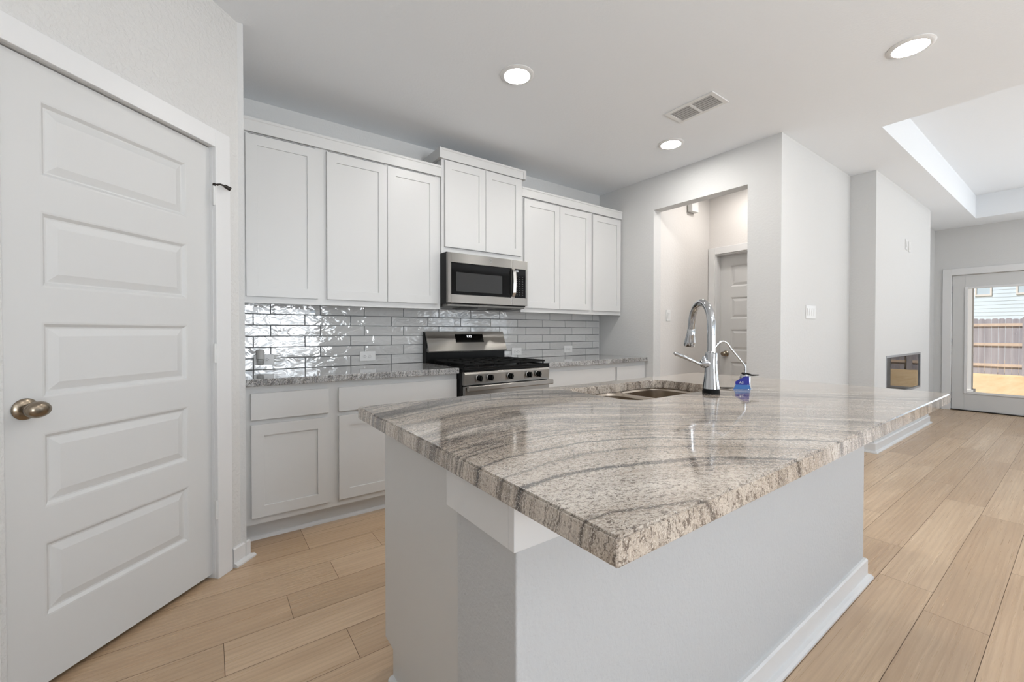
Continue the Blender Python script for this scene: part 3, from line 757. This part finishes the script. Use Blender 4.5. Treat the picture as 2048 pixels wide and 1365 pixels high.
# countertop with sink cut-out
HX0, HX1, HY0, HY1 = 1.285, 1.965, 1.000, 1.388
def rrect(x0, x1, y0, y1, r, n=8):
    pts = []
    for cx, cy, a0 in ((x1 - r, y0 + r, -90), (x1 - r, y1 - r, 0), (x0 + r, y1 - r, 90), (x0 + r, y0 + r, 180)):
        for k in range(n + 1):
            a = R(a0 + 90 * k / n); pts.append((cx + r * math.cos(a), cy + r * math.sin(a)))
    return pts
def slab_hole(name, mat, x0, x1, y0, y1, z0, z1, hole):
    bm = bmesh.new()
    outer = [bm.verts.new((x, y, z1)) for x, y in rrect(x0, x1, y0, y1, .006, 3)]; inner = [bm.verts.new((x, y, z1)) for x, y in hole]
    es = [bm.edges.new((l[k], l[(k + 1) % len(l)])) for l in (outer, inner) for k in range(len(l))]
    bmesh.ops.triangle_fill(bm, use_beauty=True, use_dissolve=False, edges=es)
    r = bmesh.ops.extrude_face_region(bm, geom=list(bm.faces))
    for v in [g for g in r['geom'] if isinstance(g, bmesh.types.BMVert)]: v.co.z = z0
    bmesh.ops.recalc_face_normals(bm, faces=bm.faces)
    be = [e for e in bm.edges if len(e.link_faces) == 2 and abs(e.calc_face_angle(0) - R(90)) < R(8) and abs(e.verts[0].co.z - e.verts[1].co.z) < 1e-5]
    bmesh.ops.bevel(bm, geom=be, offset=.004, segments=2, affect='EDGES')
    me = bpy.data.meshes.new(name); bm.to_mesh(me); bm.free()
    o = bpy.data.objects.new(name, me); COL.objects.link(o); me.materials.append(M[mat]); return o
hole = rrect(HX0, HX1, HY0, HY1, .075)
tag(slab_hole('island_countertop', 'granite', IX0, IX1, IY0, IY1, .869, IZ, hole), 'large brown veined granite slab with sink cut-out on the white island', 'countertop')

# sink: double bowl, undermount
t = thing('kitchen_sink', 'stainless double-bowl undermount sink set in the island top', 'sink', (0, 0, 0))
mid = 1.632; zr = .8685
def bowl(x0, x1, y0, y1, zb):
    m = MB(); rings = [(0, zr, .070), (.004, zr - .012, .068), (.010, zb + .05, .062), (.022, zb + .015, .055), (.045, zb, .045)]
    L_ = []
    for ins, z, r in rings:
        L_.append([(x, y, z) for x, y in rrect(x0 + ins, x1 - ins, y0 + ins, y1 - ins, r, 6)])
    n = len(L_[0])
    for A, B in zip(L_[:-1], L_[1:]):
        i = len(m.v); m.v += A + B
        for k in range(n): m.f.append((i + k, i + (k + 1) % n, i + n + (k + 1) % n, i + n + k))
    i = len(m.v); m.v += L_[-1]; m.f.append(tuple(range(i, i + n)))
    bm_ = m.build('bowl', 'sinksteel', t, smooth=50)
    MB().lathe([(.045, zb + .001), (.043, zb + .004), (.030, zb + .003), (.004, zb + .001)], ((x0 + x1) / 2, (y0 + y1) / 2 + .05, 0), 'z', 28).build('drain', 'chrome', bm_, smooth=40)
bowl(HX0 - .012, mid - .008, HY0 - .012, HY1 + .012, .68); bowl(mid + .008, HX1 + .012, HY0 - .012, HY1 + .012, .68)
# flat rim around both bowls
bm = bmesh.new()
def loop(pts): return [bm.verts.new((x, y, zr)) for x, y in pts]
ls = [loop(rrect(HX0 - .035, HX1 + .035, HY0 - .035, HY1 + .035, .09)), loop(rrect(HX0 - .012, mid - .008, HY0 - .012, HY1 + .012, .07)), loop(rrect(mid + .008, HX1 + .012, HY0 - .012, HY1 + .012, .07))]
es = [bm.edges.new((l[k], l[(k + 1) % len(l)])) for l in ls for k in range(len(l))]
bmesh.ops.triangle_fill(bm, use_beauty=True, edges=es)
r = bmesh.ops.extrude_face_region(bm, geom=list(bm.faces))
for v in [g for g in r['geom'] if isinstance(g, bmesh.types.BMVert)]: v.co.z -= .0015
bmesh.ops.recalc_face_normals(bm, faces=bm.faces)
me = bpy.data.meshes.new('rim'); bm.to_mesh(me); bm.free(); me.materials.append(M['sinksteel'])
o = bpy.data.objects.new('rim', me); COL.objects.link(o); o.parent = t

# faucet: the spout swings away from the seating side
fx, fy = 1.727, .948
FA = Vector((.586, .810, 0)); LF = Vector((-.810, .586, 0))
t = thing('kitchen_faucet', 'tall chrome pull-down gooseneck faucet beside the sink', 'faucet', (fx, fy, IZ))
MB().lathe([(.0345, 0), (.0345, .006), (.032, .018), (.030, .019)], n=36).build('base_ring', 'iron', t, smooth=40)
MB().lathe([(.034, .019), (.0335, .024), (.0275, .075), (.0245, .11), (.0240, .135), (.0245, .165), (.0235, .170), (.019, .173), (.0165, .176)], n=36).build('body', 'chrome', t, smooth=35)
path = [(0, 0, z / 100) for z in (17, 20, 23, 26.0)]
r_ = .098; zc_ = .285
for k in range(1, 15):
    a = math.pi * k / 14 * .97; d_ = r_ - r_ * math.cos(a); path.append(tuple(FA * d_ + Vector((0, 0, zc_ + r_ * 1.08 * math.sin(a)))))
e_ = Vector(path[-1]); dirn = (e_ - Vector(path[-2])).normalized()
path.append(tuple(e_ + dirn * .02))
MB().tube(path, .0165, 24).build('gooseneck', 'chrome', t, smooth=50)
h0 = e_ + dirn * .02; h1 = h0 + (dirn + FA * .06).normalized() * .085
hp = [h0 + (h1 - h0) * k for k in (0, .06, .07, .35, .75, .94, 1.0)]
MB().tube([tuple(q) for q in hp], [.0168, .0172, .0180, .0188, .0245, .0265, .0245], 24).build('spray_head', 'chrome', t, smooth=45)
pv = Vector((0, 0, .125))
hd = MB().tube([tuple(pv + LF * a) for a in (.0, .020, .036, .044)], [.020, .020, .018, .012], 24)
hd.tube([tuple(pv + LF * .030 + Vector((0, 0, a))) for a in (.008, .020, .030, .033)], [.0075, .0095, .007, .003], 16)
hub = hd.build('handle_hub', 'chrome', t, smooth=45)
l0 = pv + LF * .036
MB().tube([tuple(l0 + LF * a + Vector((0, 0, b))) for a, b in ((0, -.004), (.018, .001), (.03, .006), (.05, .016), (.115, .042), (.122, .045))], [.010, .0095, .008, .0105, .0105, .006], 16, squash=.75).build('handle_lever', 'chrome', hub, smooth=50)

# filtered-water tap with a blue hang card
rx, ry = 1.997, .935
t = thing('filter_tap', 'small chrome filtered-water tap with thin curved spout and black lever', 'faucet', (rx, ry, IZ))
MB().lathe([(.029, 0), (.029, .004), (.023, .007), (.0225, .052), (.020, .060), (.010, .066), (.006, .068)], n=32).build('base', 'chrome', t, smooth=40)
bp = [Vector((0, 0, .06)), Vector((0, 0, .098)), Vector((0, 0, .108)) + LF * .004, Vector((0, 0, .15)) + LF * .032, Vector((0, 0, .190)) + LF * .058]
bp = bp[:2] + [Vector((0, 0, z)) + LF * a for a, z in ((.003, .106), (.034, .144), (.064, .180), (.074, .195), (.085, .208), (.097, .2155), (.108, .2165), (.12, .211), (.131, .200), (.141, .185))]
MB().tube([tuple(q) for q in bp], .0049, 14).build('spout', 'chrome', t, smooth=50)
MB().tube([tuple(LF * .012 + Vector((0, 0, .068))), tuple(-LF * .01 + Vector((0, 0, .066))), tuple(-LF * .03 + Vector((0, 0, .060))), tuple(-LF * .062 + Vector((0, 0, .061)))], [.010, .011, .008, .0045], 14, squash=.5).build('lever', 'black', t, smooth=50)

t = thing('hang_card', 'blue printed card folded over the small filtered-water tap', 'card', (rx, ry, IZ + .0006))
T_ = -FA * .030
def cp(a, z, d): return tuple(LF * a + T_ + FA * d + Vector((0, 0, z)))
def card(name, mat, pts, parent):
    m = MB(); i = len(pts); m.v = [cp(a, z, d) for a, z, d in pts] + [cp(a, z, d + .0012) for a, z, d in pts]
    m.f = [tuple(range(i)), tuple(range(2 * i - 1, i - 1, -1))] + [(k, (k + 1) % i, i + (k + 1) % i, i + k) for k in range(i)]
    return m.build(name, mat, parent)
u_ = card('upper_panel', 'blue', [(.062, .022, -.004), (.060, .034, .0), (.012, .058, .004), (-.004, .057, .006), (-.004, .018, .0), (.058, .019, -.004)], t)
card('lower_panel', 'lblue', [(.078, .0, -.016), (.062, .0205, -.005), (-.004, .0172, -.0006), (-.004, .0, -.010)], t)
ang = math.atan2(-LF.y, -LF.x)
text_mesh('card_lettering', 'A.2', .013, 'white', u_, cp(.036, .030, -.0055), (R(90), 0, ang))
MB().tube([cp(.072, .006, -.008), cp(.095, .004, .0), cp(.125, .0035, .012)], [.002, .004, .003], 8).build('card_tie', 'bronze', t)

# ------------------------------------------------------------------ ceiling fixtures
LM = M['lamp']; LM.node_tree.nodes['Principled BSDF'].inputs['Emission Strength'].default_value = CAN_E / (math.pi * math.pi * .076 ** 2)
def can(label, x, y):
    t = thing('recessed_light', label, 'ceiling light', (x, y, ZC), 0, 'recessed ceiling lights')
    MB().lathe([(.102, 0), (.102, -.003), (.098, -.005), (.083, -.011), (.0775, -.010), (.0775, 0)], n=40).build('trim_ring', 'white', t, smooth=40)
    MB().lathe([(.0765, -.003), (.0765, -.009), (.066, -.0105), (.004, -.011)], n=40).build('diffuser', 'lamp', t, smooth=40)
can('lit recessed ceiling light in front of the microwave cabinet', 1.517, 2.053)
can('lit recessed ceiling light nearest the hall opening', 3.097, 2.053)
can('lit recessed ceiling light farthest right, over the end of the island', 3.105, .594)
t = thing('ceiling_vent', 'white rectangular air vent with two louvred halves in the kitchen ceiling', 'vent', (2.74, 1.625, ZC))
hx, hy = .105, .178
m = MB().box(-hx, hx, -hy, -hy + .028, -.007, 0).box(-hx, hx, hy - .028, hy, -.007, 0).box(-hx, -hx + .028, -hy + .028, hy - .028, -.007, 0).box(hx - .028, hx, -hy + .028, hy - .028, -.007, 0)
m.box(-hx + .028, hx - .028, -.010, .010, -.007, 0)
m.build('frame', 'white', t, bevel=.002)
bx(-hx + .028, hx - .028, -hy + .028, hy - .028, -.0012, -.0004).build('shade_sheet', 'ventdark', t)  # flat dark sheet, its colour standing in for shade behind the louvres
for s in (-1, 1):
    for k in range(6):
        x = -hx + .040 + k * .0255
        a, b = (.010, hy - .028) if s > 0 else (-hy + .028, -.010)
        MB().prism([(x - .008, -.0020), (x - .007, -.0014), (x + .006, -.0066), (x + .005, -.0072)], a, b, 'y').build('louvre', 'slot', t)

# ------------------------------------------------------------------ wall fittings
t = thing('door_chime', 'white door chime box high on the hall wall', 'chime', (4.262, OY1, 2.47))
bx(-.062, .062, -.064, -.012, -.0, .14).build('cover', 'white', t, bevel=.004); bx(-.055, .055, -.012, 0, .008, .13).build('back_plate', 'greyp', t)
def rocker(t, x): 
    r_ = bx(x - .0165, x + .0165, -.0085, -.006, -.033, .033).build('rocker', 'white', t, bevel=.001)
    MB().prism([(-.0085, -.03), (-.0125, .03), (-.0085, .031)], x - .014, x + .014, 'x').build('paddle', 'white', r_)
t = thing('light_switch', 'white single light switch on the hall side wall', 'light switch', (3.866, OY1, 1.341))
bx(-.036, .036, -.006, 0, -.058, .058).build('cover_plate', 'white', t, bevel=.0025); rocker(t, 0)
t = thing('light_switch', 'wide white multi-switch plate on the wall right of the opening', 'light switch', (4.204, 1.4279, 1.342))
bx(-.106, .106, -.006, 0, -.058, .058).build('cover_plate', 'white', t, bevel=.0025)
for k in range(4): rocker(t, -.069 + k * .046)
for lbl, x0, x1, z0, z1 in (('white blank cable plate on the wall above the fireplace, left of two', 6.262, 6.345, 2.088, 2.205), ('white blank cable plate on the wall above the fireplace, right of two', 6.405, 6.488, 2.075, 2.192)):
    t = thing('wall_plate', lbl, 'wall plate', ((x0 + x1) / 2, YF, (z0 + z1) / 2), 0, 'cable plates above the fireplace'); w, h = (x1 - x0) / 2, (z1 - z0) / 2
    bx(-w, w, -.006, 0, -h, h).build('cover_plate', 'white', t, bevel=.0025); bx(-.012, .012, -.009, -.006, -.03, .03).build('insert', 'white', t)

# fireplace insert
t = thing('fireplace', 'black linear fireplace insert with glass front in the living room wall', 'fireplace', ((FX0 + FX1) / 2, YF, FZ0)); W = (FX1 - FX0) / 2; H = FZ1 - FZ0
m = MB().box(-W, W, .30, .31, 0, H).box(-W, -W + .01, .02, .30, 0, H).box(W - .01, W, .02, .30, 0, H).box(-W + .01, W - .01, .02, .30, 0, .01).box(-W + .01, W - .01, .02, .30, H - .01, H)
m.build('firebox', 'iron', t)
e = .022
MB().box(-W, W, -.004, .02, 0, e).box(-W, W, -.004, .02, H - e, H).box(-W, -W + e, -.004, .02, e, H - e).box(W - e, W, -.004, .02, e, H - e).build('metal_frame', 'vinyl', t, bevel=.002)
bx(-W + e, W - e, .006, .011, e, H - e).build('glass_front', 'glass', t)
bx(-W + .08, W - .08, .10, .24, .01, .05).build('burner_tray', 'iron', t)

# ------------------------------------------------------------------ outdoors
o = bx(9.2, 60, -30, 30, -.30, -.20).build('lawn', 'lawn'); struct(o)
o = bx(9.2, 11.6, -2.5, 2.6, -.20, -.06).build('patio_slab', 'concrete'); struct(o)
t = thing('porch_post', 'pale square porch post standing outside the patio door', 'post', (11.1, 1.345, -.06))
bx(-.09, .09, -.09, .09, 0, 2.9).build('shaft', 'post', t, bevel=.004); bx(-.12, .12, -.12, .12, 0, .20).build('base_block', 'post', t, bevel=.006); bx(-.115, .115, -.115, .115, 2.78, 2.9).build('capital', 'post', t)
FXP = 20.6
t = thing('wooden_fence', 'weathered grey wooden picket fence behind the lawn', 'fence', (FXP, 0, -.2))
m = MB(); y = -6.0; k = 0
while y < 6.5:
    w = .138; hh_ = 1.80 + random.uniform(-.012, .012); c_ = .03
    m.prism([(y, 0), (y + w, 0), (y + w, hh_ - c_), (y + w - c_, hh_), (y + c_, hh_), (y, hh_ - c_)], .0, .018, 'x'); y += w + .006
m.build('picket_boards', 'picket', t)
for z in (.30, .97, 1.60): bx(-.04, -.001, -6, 6.5, z - .045, z + .045).build('rail', 'rail', t)
for yy in (-4.0, -1.4, 1.20, 3.7, 6.2): bx(-.14, -.041, yy - .07, yy + .07, 0, 1.83).build('post', 'picket', t)
t = thing('neighbour_house', 'pale blue-white neighbouring house rising behind the fence', 'house', (31, 0, -.2))
m = MB()
for k in range(34): m.prism([(0, k * .18), (-.012, k * .18), (0, (k + 1) * .18)], -9, 12, 'y')
m.box(0, .3, -9, 12, 0, 6.12); m.build('siding_wall', 'siding', t)
for yy in (3.17, 1.85, -3.5):
    f = MB().box(-.05, .02, yy - .28, yy + .28, 3.15, 3.23).box(-.05, .02, yy - .28, yy - .22, 3.23, 4.7).box(-.05, .02, yy + .22, yy + .28, 3.23, 4.7).box(-.05, .02, yy - .22, yy + .22, 4.62, 4.7).box(-.04, .02, yy - .22, yy + .22, 3.90, 3.95)
    wf = f.build('window', 'white', t); bx(-.02, .01, yy - .22, yy + .22, 3.23, 4.62).build('pane', 'hglass', wf)
MB().prism([(-.5, 6.0), (5, 9), (10.5, 6.0)], -9.5, 12.5, 'y').build('roof', plain('roof_shingle', rgb(120, 115, 112), .9), t)
